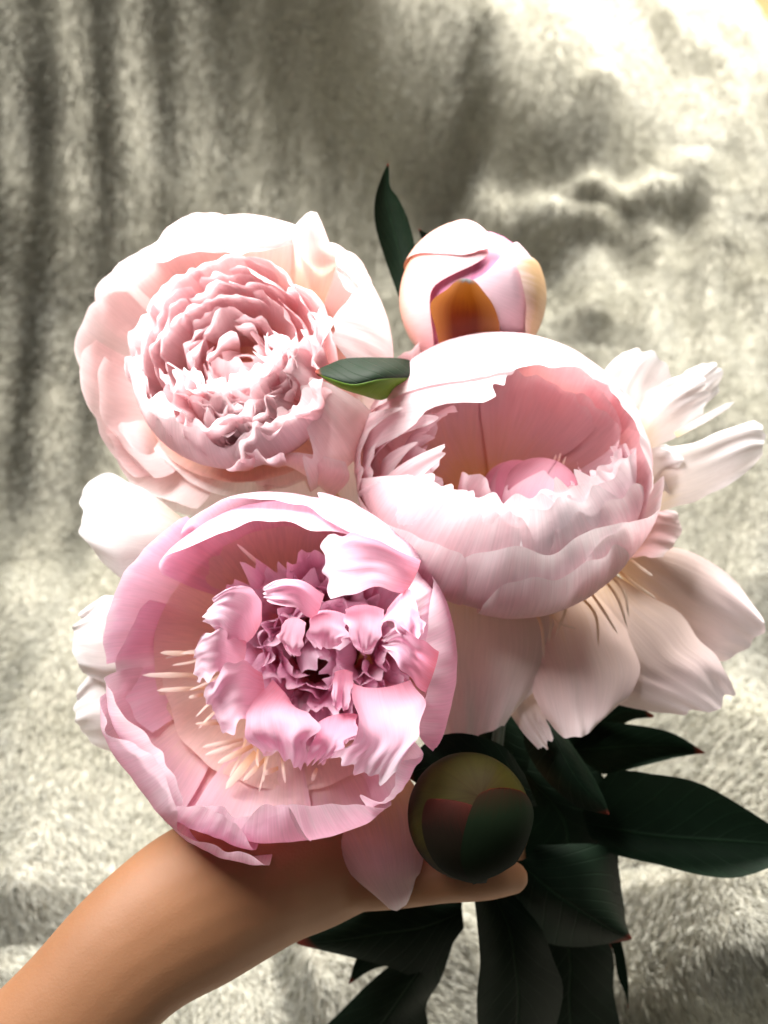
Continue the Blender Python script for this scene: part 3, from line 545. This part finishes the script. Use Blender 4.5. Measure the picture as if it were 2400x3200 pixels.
# loose outer petals of B
GB = [
 [(1930, 1340, 1955, 1370, 1975, 1410, -84, -83, -84), (1890, 1230, 1950, 1250, 2010, 1320, -82, -80, -82), (1888, 1165, 1980, 1165, 2070, 1240, -83, -80, -82), (1925, 1115, 2020, 1085, 2115, 1165, -86, -82, -84)],
 [(1950, 1350, 1985, 1390, 2000, 1440, -80, -79, -80), (2000, 1250, 2050, 1300, 2080, 1380, -77, -75, -77), (2070, 1195, 2130, 1240, 2150, 1330, -77, -75, -77), (2140, 1170, 2215, 1195, 2200, 1290, -80, -78, -79)],
 [(2040, 1300, 2080, 1330, 2100, 1360, -92, -91, -92), (2100, 1200, 2150, 1230, 2200, 1270, -93, -92, -93), (2160, 1148, 2250, 1135, 2250, 1225, -97, -95, -96)],
 [(1960, 1440, 1990, 1500, 1990, 1560, -80, -79, -81), (2040, 1400, 2070, 1450, 2080, 1540, -78, -76, -78), (2090, 1385, 2130, 1440, 2110, 1520, -79, -77, -79)],
 [(1960, 1470, 1980, 1540, 1990, 1610, -84, -83, -85), (2070, 1405, 2090, 1490, 2110, 1590, -80, -77, -80), (2200, 1370, 2220, 1440, 2210, 1548, -79, -76, -79), (2310, 1328, 2330, 1385, 2300, 1500, -80, -77, -79), (2370, 1312, 2402, 1370, 2368, 1445, -82, -79, -81)],
 [(1900, 1640, 1900, 1720, 1900, 1760, -86, -85, -87), (2040, 1690, 2050, 1780, 2020, 1890, -82, -78, -81), (2190, 1740, 2180, 1860, 2120, 2000, -80, -75, -79), (2300, 1820, 2300, 1930, 2190, 2050, -80, -76, -79), (2350, 1900, 2395, 1985, 2270, 2070, -82, -79, -81)],
 [(1800, 1740, 1850, 1780, 1900, 1780, -86, -84, -86), (1750, 1900, 1900, 1950, 2050, 1880, -76, -70, -75), (1800, 2080, 2000, 2080, 2190, 1990, -70, -64, -70), (1900, 2190, 2110, 2150, 2260, 2090, -68, -62, -68), (2080, 2235, 2230, 2235, 2305, 2180, -68, -64, -68)],
 [(1640, 1780, 1720, 1800, 1800, 1780, -84, -82, -84), (1600, 1950, 1760, 1960, 1950, 1940, -72, -66, -71), (1640, 2100, 1800, 2110, 1985, 2080, -64, -57, -63), (1690, 2220, 1810, 2240, 1965, 2175, -60, -55, -60), (1735, 2280, 1800, 2310, 1900, 2215, -59, -56, -59)],
 [(1450, 1720, 1530, 1740, 1640, 1760, -88, -85, -88), (1380, 1860, 1560, 1900, 1720, 1860, -72, -66, -71), (1370, 2050, 1560, 2060, 1720, 2040, -64, -58, -64), (1380, 2200, 1540, 2180, 1690, 2130, -62, -57, -62), (1390, 2340, 1500, 2330, 1600, 2230, -62, -58, -62)],
 [(1560, 2080, 1600, 2080, 1650, 2080, -72, -70, -72), (1580, 2190, 1630, 2190, 1690, 2180, -68, -65, -68), (1620, 2270, 1665, 2265, 1710, 2250, -65, -62, -65), (1680, 2340, 1712, 2345, 1730, 2310, -63, -61, -63)],
 [(1920, 1560, 1930, 1640, 1900, 1720, -72, -70, -72), (2030, 1590, 2040, 1650, 1990, 1740, -64, -60, -64), (2110, 1595, 2140, 1660, 2080, 1742, -62, -58, -61)],
]
for k, rw in enumerate(GB): rails(B, 'guard_petal', 'petal_b' if k == 10 else 'guard_shaded' if k in (5, 6, 7, 8, 9) else 'guard', rw, wav=1.8, frill=.08, nu=37, nv=26, pleat=.8, ff=(4, 14), sedge=.08)
strip(B, 'guard_petal', 'guard', [(2110, 1360, -70), (2200, 1310, -66), (2296, 1255, -64)], 1.2, 1.5)
for (x0, y0, x1, y1, x2, y2) in [(1640, 1860, 1690, 1950, 1700, 2060), (1680, 1860, 1720, 1920, 1715, 2010), (1740, 1850, 1770, 1890, 1735, 1990), (1800, 1850, 1860, 1920, 1870, 2020), (1830, 1830, 1880, 1900, 1930, 1980), (1880, 1800, 1930, 1870, 1960, 1960), (1930, 1780, 1990, 1830, 2050, 1870), (1900, 1790, 1950, 1850, 1965, 1930), (1960, 1740, 2010, 1780, 2040, 1800), (1700, 1870, 1740, 1940, 1800, 1965)]:
    strip(B, 'stamen', 'stamen', [(x0, y0, -58), (x1, y1, -52), (x2, y2, -49)], .5, .6)

# ------------------------------------------------------------------ peony C: pale flower at the top left
C = thing('peony', 'pale blush peony with frilly tightly packed centre and large creamy cupped petals', 'peony', base_of((1640, 3330, -130)))
FC = Flower(C, 750, 1130, -62, (-.02, .25, .97), 58, .62)
stem(C, [(770, 1280, -110), (1000, 1800, -112), (1350, 2500, -92), (1580, 2830, -90), (1640, 3330, -130)])
for k in range(5): cup(FC, 'petal_c', k*72+30, 38, 60, rs=.95, frill=.03, wav=.03)
cup(FC, 'petal_c', 198, 30, 98, rs=1.03, wav=.04, frill=.04, tip=.2)
cup(FC, 'petal_c', 205, 30, 92, rs=.94, wav=.03, frill=.03)
cup(FC, 'petal_c', 166, 22, 92, rs=1.05, wav=.04, frill=.05, flare=.04, tip=.25)
cup(FC, 'petal_c', 138, 23, 92, rs=1.06, wav=.04, frill=.05, flare=.05, tip=.25)
cup(FC, 'petal_c', 112, 20, 96, rs=1.06, wav=.04, frill=.04, flare=.04, tip=.25)
cupm(FC, 'petal_c', [(500, 330), (520, 285), (580, 265), (700, 255), (800, 250), (900, 265), (970, 280), (1000, 290)], rs=1.01, tf=Z1, wav=.035, frill=.04)
cupm(FC, 'petal_c', [(440, 400), (520, 320), (640, 290), (760, 300), (900, 320), (1000, 330)], rs=.95, tf=Z1, wav=.03, frill=.05)
rails(C, 'petal', 'petal_c', [(900, 900, 960, 940, 1010, 960, -70, -66, -70), (910, 800, 975, 820, 1050, 830, -56, -48, -54), (911, 745, 965, 750, 1030, 760, -52, -44, -52), (918, 710, 968, 700, 1010, 706, -50, -44, -52), (958, 665, 975, 662, 992, 668, -50, -47, -50)], wav=1.0)
cupm(FC, 'petal_c', [(1210, 190), (1250, 250), (1290, 270), (1330, 300), (1400, 360), (1460, 390), (1540, 470)], rs=1.03, tf=Z1, wav=.03, frill=.03)
cupm(FC, 'petal_c', [(1480, 390), (1370, 440), (1310, 520), (1245, 600), (1245, 680), (1290, 780), (1330, 830)], rs=1.0, tf=Z1, wav=.015, frill=.02)
cupm(FC, 'petal_c', [(990, 360), (1060, 325), (1150, 310), (1230, 325), (1285, 380), (1300, 480)], rs=.92, tf=Z1, wav=.02, frill=.02)
cup(FC, 'petal_c', 228, 26, 84, rs=1.02, wav=.03, frill=.03)
cupm(FC, 'petal_c', [(1210, 840), (1150, 860), (1105, 920), (1100, 1030), (1060, 1140), (1060, 1190), (1090, 1215), (1180, 1270)], rs=1.0, tf=Z1, wav=.02, frill=.02)
rails(C, 'petal', 'petal_c', [(1000, 1480, 1040, 1520, 1080, 1580, -72, -70, -72), (880, 1450, 960, 1490, 1040, 1560, -58, -50, -54), (850, 1440, 960, 1450, 1090, 1500, -50, -40, -46), (880, 1420, 960, 1415, 1080, 1440, -46, -38, -42)], wav=1.0, frill=.04)
rails(C, 'petal', 'petal_c', [(600, 1500, 560, 1560, 520, 1620, -86, -84, -86), (470, 1330, 480, 1450, 500, 1540, -76, -70, -74), (400, 1320, 430, 1420, 470, 1530, -70, -66, -70), (365, 1320, 380, 1370, 430, 1490, -68, -66, -68)], wav=1.0, frill=.05)
for k in range(6): cup(FC, 'cup_floor', k*60, 50, 60, rs=.86, wav=.02, frill=.03)
rails(C, 'petal', 'petal_c', [(780, 1280, 900, 1300, 1040, 1280, -92, -90, -92), (790, 1420, 930, 1450, 1120, 1400, -80, -74, -80), (800, 1530, 950, 1560, 1150, 1510, -74, -68, -74), (820, 1640, 970, 1680, 1130, 1620, -74, -70, -74)], wav=1.0, frill=.04)
rails(C, 'petal', 'petal_c', [(700, 1300, 640, 1340, 580, 1330, -94, -92, -94), (760, 1450, 620, 1480, 500, 1440, -84, -78, -84), (760, 1580, 620, 1620, 470, 1570, -80, -76, -80)], wav=1.0, frill=.05)
IC = Flower(C, 730, 1130, -44, (-.10, .20, .97), 36, .9)
for k in range(22):
    q = k % 4
    cup(IC, 'inner_c', 20+k*9+rnd.uniform(-6, 6), rnd.uniform(17, 27), rnd.uniform(108, 122), rs=1.02-.11*q, wav=.05, frill=.12, ff=(4, 14), name='inner_petal')
cupm(IC, 'inner_c', [(400, 700), (365, 820), (385, 880), (425, 970), (455, 930), (490, 910), (510, 980), (530, 1060), (580, 1100)], rs=1.05, tf=Z1, wav=.03, frill=.04)
cupm(IC, 'inner_c', [(420, 1000), (500, 1060), (590, 1095), (640, 1085), (690, 1165), (740, 1200), (785, 1210), (800, 1150), (860, 1110), (940, 1120)], rs=1.08, tf=Z1, wav=.02, frill=.03)
cupm(IC, 'inner_c', [(760, 1200), (860, 1100), (960, 1080), (1050, 1020), (1090, 930), (1100, 850)], rs=1.08, tf=Z1, wav=.03, frill=.04)
for k in range(5): cup(IC, 'inner_c', 185+k*20, 16, 112+8*(k % 2), rs=.96-.05*(k % 2), wav=.06, frill=.2, ff=(3, 9))
tube('receptacle', [IC.o-IC.a*44, IC.o-IC.a*34, IC.o-IC.a*22, IC.o-IC.a*16], (8, 20, 22, 4), 'flesh_peach', C)
for k in range(22): ruff(IC, 'inner_c', rnd.uniform(8, 20), k*16.4+rnd.uniform(-6, 6), -22, rnd.uniform(26, 36), rnd.uniform(14, 20), rnd.uniform(0, 12), rnd.uniform(-45, -5), ruf=.14, notch=.12)
SC = Flower(C, 0, 0, 0, IC.a, IC.R); SC.o = IC.o + IC.x*4 - IC.y*8
for k in range(64):               # fluffy lower and right side of the centre
    r = rnd.uniform(11, 30); ph = rnd.uniform(190, 395)
    ruff(SC, 'inner_c', r, ph, -7-.006*r*r+rnd.uniform(-3, 3), rnd.uniform(26, 34), rnd.uniform(13, 22), rnd.uniform(-6, 12), rnd.uniform(-40, 12), face=ph+rnd.uniform(-30, 30), ruf=.17, notch=.14, cupp=rnd.uniform(-.1, .4))
# ------------------------------------------------------------------ bud D
Bd = thing('peony_bud', 'half open pink bud with a brown sepal between the pale peony and the blush bowl', 'bud', base_of((1680, 3330, -140)), None)
FD = Flower(Bd, 1478, 935, -80, (.16, .86, .48), 27.5, 1.0)
stem(Bd, [(1500, 1140, -98), (1600, 1600, -122), (1560, 2400, -102), (1600, 2830, -94), (1680, 3330, -140)])
for k in range(6): cup(FD, 'bud_shade', k*60+15, 60, 179, rs=.95, wav=.01, frill=.0, tip=.0, th0=4)
D1 = Flower(Bd, 1478, 935, -80, (.50, -.12, .86), 27.5, 1.0); D2 = Flower(Bd, 1478, 935, -80, (-.55, .10, .83), 27.5, 1.0)
cupm(D2, 'bud_lilac', [(1130, 700), (1080, 850), (1000, 930), (900, 1000), (780, 1060), (680, 1100), (640, 1250), (660, 1400), (720, 1600)], rs=1.0, tf=Z4, wav=.012, th0=30, bw=.95)
cupm(D1, 'bud', [(1075, 745), (1040, 815), (960, 865), (880, 905), (760, 960), (660, 1010), (585, 1060), (575, 1200), (600, 1400), (660, 1620)], rs=1.07, tf=Z4, wav=.02, frill=.01, th0=30, bw=.95, roll=-.02)
cupm(D1, 'bud', [(1090, 720), (1060, 770), (1000, 770), (930, 790), (800, 850)], rs=1.12, tf=Z4, wav=.02, frill=.01, th0=30, bw=.95, roll=-.03)
cupm(D2, 'bud_tan', [(1150, 800), (1210, 900), (1255, 1030), (1278, 1150), (1284, 1300), (1278, 1400), (1250, 1560)], rs=1.05, tf=Z4, wav=.008, frill=.01, th0=30, bw=.95)
SD = (FD.o, 27.5, 3.0)
rails(Bd, 'sepal', 'sepal_brown', [(1380, 1105, 1450, 1105, 1540, 1100), (1362, 1030, 1450, 1030, 1562, 1030), (1345, 950, 1450, 960, 1545, 960), (1395, 905, 1450, 912, 1512, 912), (1418, 884, 1455, 884, 1495, 890), (1436, 872, 1458, 870, 1482, 877)], sphere=SD)
rails(Bd, 'sepal', 'sepal_red', [(1440, 1130, 1520, 1130, 1610, 1120), (1470, 1060, 1530, 1055, 1600, 1075), (1490, 1050, 1540, 1050, 1585, 1068)], sphere=(FD.o, 27.5, 3.6))

# ------------------------------------------------------------------ bud E
E = thing('peony_bud', 'closed round green bud with dark red edged sepals in front of the fingers', 'bud', base_of((1640, 3330, -118)))
FE = Flower(E, 1465, 2548, -14, (.1, .55, .83), 20.5, 1.0)
stem(E, [(1465, 2640, -34), (1500, 2730, -58), (1560, 2830, -68), (1640, 3330, -118)], (2.2, 2.2, 2.4))
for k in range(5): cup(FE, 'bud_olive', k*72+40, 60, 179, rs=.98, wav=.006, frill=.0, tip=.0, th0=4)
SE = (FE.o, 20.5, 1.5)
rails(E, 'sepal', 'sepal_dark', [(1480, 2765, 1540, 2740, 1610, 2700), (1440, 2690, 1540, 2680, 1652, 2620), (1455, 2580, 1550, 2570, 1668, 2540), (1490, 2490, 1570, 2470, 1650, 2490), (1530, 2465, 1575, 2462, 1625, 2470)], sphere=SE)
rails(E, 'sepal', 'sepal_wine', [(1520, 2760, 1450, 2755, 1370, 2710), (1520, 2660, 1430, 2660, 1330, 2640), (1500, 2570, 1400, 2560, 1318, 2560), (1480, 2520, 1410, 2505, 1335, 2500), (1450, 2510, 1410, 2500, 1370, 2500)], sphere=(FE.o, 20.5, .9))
# ------------------------------------------------------------------ leaves
def leaf(root, rows, mat='leaf', **k): return rails(root, 'leaf', mat, rows, **k)
leaf(Bd, [(1250, 940, 1275, 930, 1300, 920, -100, -98, -100), (1200, 800, 1250, 800, 1305, 820, -98, -101, -98), (1172, 700, 1225, 700, 1280, 700, -96, -100, -96), (1172, 620, 1205, 620, 1245, 620, -94, -97, -94), (1190, 560, 1203, 562, 1220, 585, -92, -94, -92), (1203, 528, 1209, 530, 1216, 532, -90, -91, -90), (1211, 511, 1212, 511, 1214, 511, -88, -88, -88)])
leaf(Bd, [(1420, 880, 1440, 860, 1460, 840, -108, -108, -108), (1350, 795, 1375, 780, 1400, 765, -106, -108, -106), (1318, 745, 1335, 740, 1350, 737, -104, -105, -104), (1307, 715, 1308, 715, 1309, 715, -102, -102, -102)])
leaf(C, [(1330, 1150, 1330, 1185, 1330, 1230, -66, -58, -70), (1270, 1122, 1265, 1180, 1250, 1205, -52, -38, -56), (1180, 1117, 1185, 1184, 1200, 1250, -38, -22, -40), (1080, 1120, 1105, 1200, 1130, 1235, -27, -15, -27), (1020, 1142, 1035, 1183, 1060, 1212, -22, -13, -20), (985, 1158, 986, 1165, 990, 1172, -17, -14, -16)], mat='leaf_two')
leaf(B, [(1820, 2540, 1830, 2570, 1840, 2610, -92, -90, -92), (1905, 2415, 1920, 2590, 1905, 2665, -86, -90, -84), (2050, 2420, 2060, 2612, 2068, 2705, -80, -88, -76), (2180, 2445, 2200, 2622, 2200, 2737, -78, -86, -72), (2300, 2508, 2320, 2630, 2310, 2742, -78, -84, -72), (2420, 2585, 2430, 2640, 2420, 2705, -80, -83, -76), (2520, 2650, 2521, 2652, 2520, 2656, -84, -84, -84)])
leaf(B, [(1740, 2320, 1745, 2350, 1750, 2380, -108, -108, -108), (1850, 2260, 1850, 2340, 1880, 2420, -104, -108, -102), (1980, 2265, 2000, 2330, 1990, 2398, -96, -102, -93), (2100, 2290, 2110, 2330, 2110, 2368, -96, -100, -94), (2202, 2350, 2203, 2352, 2202, 2354, -96, -96, -96)])
leaf(B, [(1760, 2340, 1790, 2350, 1810, 2370, -116, -116, -116), (1840, 2230, 1880, 2260, 1900, 2300, -104, -108, -104), (1932, 2174, 1960, 2220, 1970, 2252, -104, -107, -104), (2042, 2234, 2043, 2238, 2042, 2242, -104, -104, -104)])
leaf(B, [(1640, 2230, 1700, 2240, 1730, 2245, -84, -80, -86), (1640, 2330, 1750, 2340, 1790, 2330, -80, -70, -80), (1700, 2430, 1800, 2430, 1850, 2420, -76, -66, -78), (1800, 2520, 1860, 2500, 1890, 2500, -74, -66, -76), (1898, 2545, 1902, 2546, 1904, 2546, -72, -70, -72)])
leaf(E, [(1560, 2640, 1620, 2690, 1680, 2640, -70, -62, -70), (1600, 2800, 1720, 2780, 1900, 2650, -76, -62, -84), (1680, 2930, 1830, 2855, 1945, 2800, -82, -66, -88), (1800, 2960, 1910, 2905, 1955, 2880, -82, -70, -84), (1960, 2940, 1974, 2934, 1972, 2928, -76, -74, -76)])
leaf(E, [(1600, 2350, 1640, 2420, 1660, 2300, -96, -90, -96), (1620, 2500, 1760, 2560, 1900, 2440, -100, -92, -100), (1640, 2700, 1780, 2720, 1930, 2640, -104, -96, -104), (1700, 2850, 1800, 2880, 1930, 2800, -106, -100, -106), (1850, 2990, 1880, 2990, 1910, 2980, -108, -106, -108)])
leaf(E, [(1480, 2790, 1540, 2790, 1600, 2790, -66, -62, -66), (1492, 2900, 1590, 2900, 1690, 2900, -68, -60, -68), (1500, 3010, 1610, 3020, 1730, 3000, -72, -62, -72), (1490, 3120, 1620, 3130, 1760, 3100, -78, -68, -78), (1500, 3260, 1610, 3270, 1720, 3260, -86, -78, -86), (1560, 3420, 1600, 3430, 1640, 3420, -96, -92, -96)])
leaf(B, [(1640, 2840, 1720, 2830, 1800, 2840, -98, -92, -98), (1640, 2990, 1780, 2980, 1910, 2960, -104, -96, -104), (1640, 3130, 1780, 3130, 1918, 3100, -108, -100, -108), (1650, 3280, 1790, 3290, 1935, 3260, -112, -106, -112), (1760, 3460, 1800, 3470, 1840, 3460, -118, -114, -118)])
leaf(Bd, [(1860, 2880, 1890, 2890, 1920, 2880, -104, -103, -104), (1912, 2960, 1925, 2970, 1945, 2955, -103, -103, -103), (1930, 3050, 1945, 3055, 1962, 3050, -102, -102, -102), (1955, 3110, 1960, 3110, 1964, 3105, -101, -101, -101), (1962, 3152, 1963, 3152, 1964, 3152, -100, -100, -100)])
leaf(C, [(1440, 2800, 1445, 2850, 1450, 2900, -92, -90, -92), (1300, 2800, 1320, 2900, 1330, 3050, -92, -86, -94), (1150, 2830, 1180, 2920, 1210, 3020, -92, -86, -92), (1020, 2880, 1060, 2940, 1110, 2995, -92, -88, -92), (925, 2945, 930, 2950, 940, 2955, -92, -92, -92)])
leaf(C, [(1300, 2880, 1320, 2930, 1340, 2960, -96, -95, -96), (1190, 2930, 1210, 2980, 1230, 3010, -96, -95, -96), (1120, 2985, 1140, 3010, 1160, 3032, -96, -95, -96), (1089, 3074, 1091, 3075, 1094, 3074, -96, -96, -96)])
leaf(C, [(1400, 2820, 1420, 2840, 1447, 2815, -98, -95, -98), (1260, 2980, 1340, 2990, 1428, 2905, -100, -92, -100), (1160, 3065, 1270, 3090, 1380, 3056, -102, -94, -102), (1060, 3165, 1200, 3190, 1332, 3140, -106, -98, -106), (960, 3270, 1110, 3300, 1310, 3270, -110, -104, -110), (900, 3420, 940, 3430, 980, 3420, -116, -114, -116)])
leaf(A, [(1480, 2080, 1490, 2130, 1490, 2200, -98, -98, -98), (1540, 2112, 1545, 2140, 1540, 2190, -97, -98, -97), (1590, 2118, 1595, 2130, 1590, 2150, -96, -97, -96), (1627, 2126, 1628, 2128, 1627, 2130, -95, -95, -95)])
leaf(A, [(1480, 2190, 1540, 2200, 1590, 2200, -102, -100, -102), (1480, 2280, 1560, 2290, 1640, 2260, -104, -98, -104), (1500, 2400, 1580, 2420, 1680, 2360, -104, -98, -104), (1600, 2520, 1640, 2520, 1680, 2500, -106, -104, -106)])

leaf(A, [(1640, 2420, 1660, 2470, 1680, 2520, -52, -50, -52), (1570, 2330, 1560, 2430, 1560, 2520, -46, -42, -46), (1430, 2290, 1430, 2400, 1440, 2500, -44, -40, -44), (1320, 2330, 1330, 2400, 1340, 2470, -42, -40, -42), (1270, 2420, 1272, 2425, 1275, 2430, -42, -42, -42)])
# ------------------------------------------------------------------ arm and hand
def person():
    root_loc = c2w(px(-250, 3500, 10))
    segs = []
    def lim(pts, rads, flat=1.0, n=26):
        segs.append(([px(*p) for p in pts], rads, flat, n))
    lim([(-300, 3760, 8), (20, 3400, 0), (240, 3160, -6), (420, 2970, -14), (620, 2830, -26), (830, 2730, -40), (1000, 2690, -50), (1150, 2660, -56)], (27, 24, 22.5, 24, 27.5, 27, 24.5, 20), .72, 44)
    lim([(850, 2700, -50), (1080, 2660, -60), (1300, 2620, -68)], (19, 20, 14), .85)
    lim([(850, 2740, -54), (1080, 2720, -66), (1290, 2690, -80)], (18, 16, 12), .85)
    lim([(1020, 2730, -52), (1200, 2740, -46), (1380, 2735, -40), (1520, 2738, -42), (1600, 2742, -46)], (13.5, 11.5, 9.6, 8.4, 6.2))   # thumb in front of the stems
    for k, (y, z) in enumerate([(2540, -96), (2610, -104), (2675, -110), (2735, -112)]):       # fingers behind the stems, curling round
        r = (8.6, 8.8, 8.4, 7.2)[k]
        lim([(1230, y+10, z+14), (1360, y+4, z-10), (1460, y, z-14), (1550, y, z-6), (1590, y+3, z+10), (1560, y+5, z+24)], (r+2, r+.8, r, r*.95, r*.9, r*.75))
    V, Fc = [], []
    for P, rad, flat, n in segs:
        t = np.linspace(0, 1, n); Cc = cat(np.array(P), t); r = cat(np.array(rad, float)[:, None], t)[:, 0]
        T = np.gradient(Cc, axis=0); T /= np.linalg.norm(T, axis=1)[:, None]
        ref = np.array([0, 0, 1.]) if abs(T[:, 2]).max() < .9 else np.array([0, 1., 0])
        S = np.cross(T, ref); S /= np.linalg.norm(S, axis=1)[:, None]; Bn = np.cross(T, S)
        seg = 20; a = np.linspace(0, 2*math.pi, seg, endpoint=False); rings = []
        for e in (80, 60, 40, 20): q = R_(e); rings.append((Cc[0]-T[0]*r[0]*math.sin(q), r[0]*math.cos(q), 0))
        for i in range(n): rings.append((Cc[i], r[i], i))
        for e in (20, 40, 60, 80): q = R_(e); rings.append((Cc[-1]+T[-1]*r[-1]*math.sin(q), r[-1]*math.cos(q), n-1))
        b0 = len(V)
        for c, rr, i in rings:
            for q in a: V.append(c+rr*(math.cos(q)*S[i]+flat*math.sin(q)*Bn[i]))
        m = len(rings)
        Fc += [(b0+j*seg+i, b0+j*seg+(i+1) % seg, b0+(j+1)*seg+(i+1) % seg, b0+(j+1)*seg+i) for j in range(m-1) for i in range(seg)]
        Fc += [tuple(b0+i for i in range(seg))[::-1], tuple(b0+(m-1)*seg+i for i in range(seg))]
    o = mesh_obj('person', c2w(np.array(V)), Fc, M['skin'], None)
    rm = o.modifiers.new('remesh', 'REMESH'); rm.mode = 'VOXEL'; rm.voxel_size = .0014; rm.use_smooth_shade = True
    sm = o.modifiers.new('smooth', 'SMOOTH'); sm.iterations = 14; sm.factor = .6
    o['label'] = 'bare tanned forearm and hand gripping the bunch of peony stems'; o['category'] = 'person'
person()
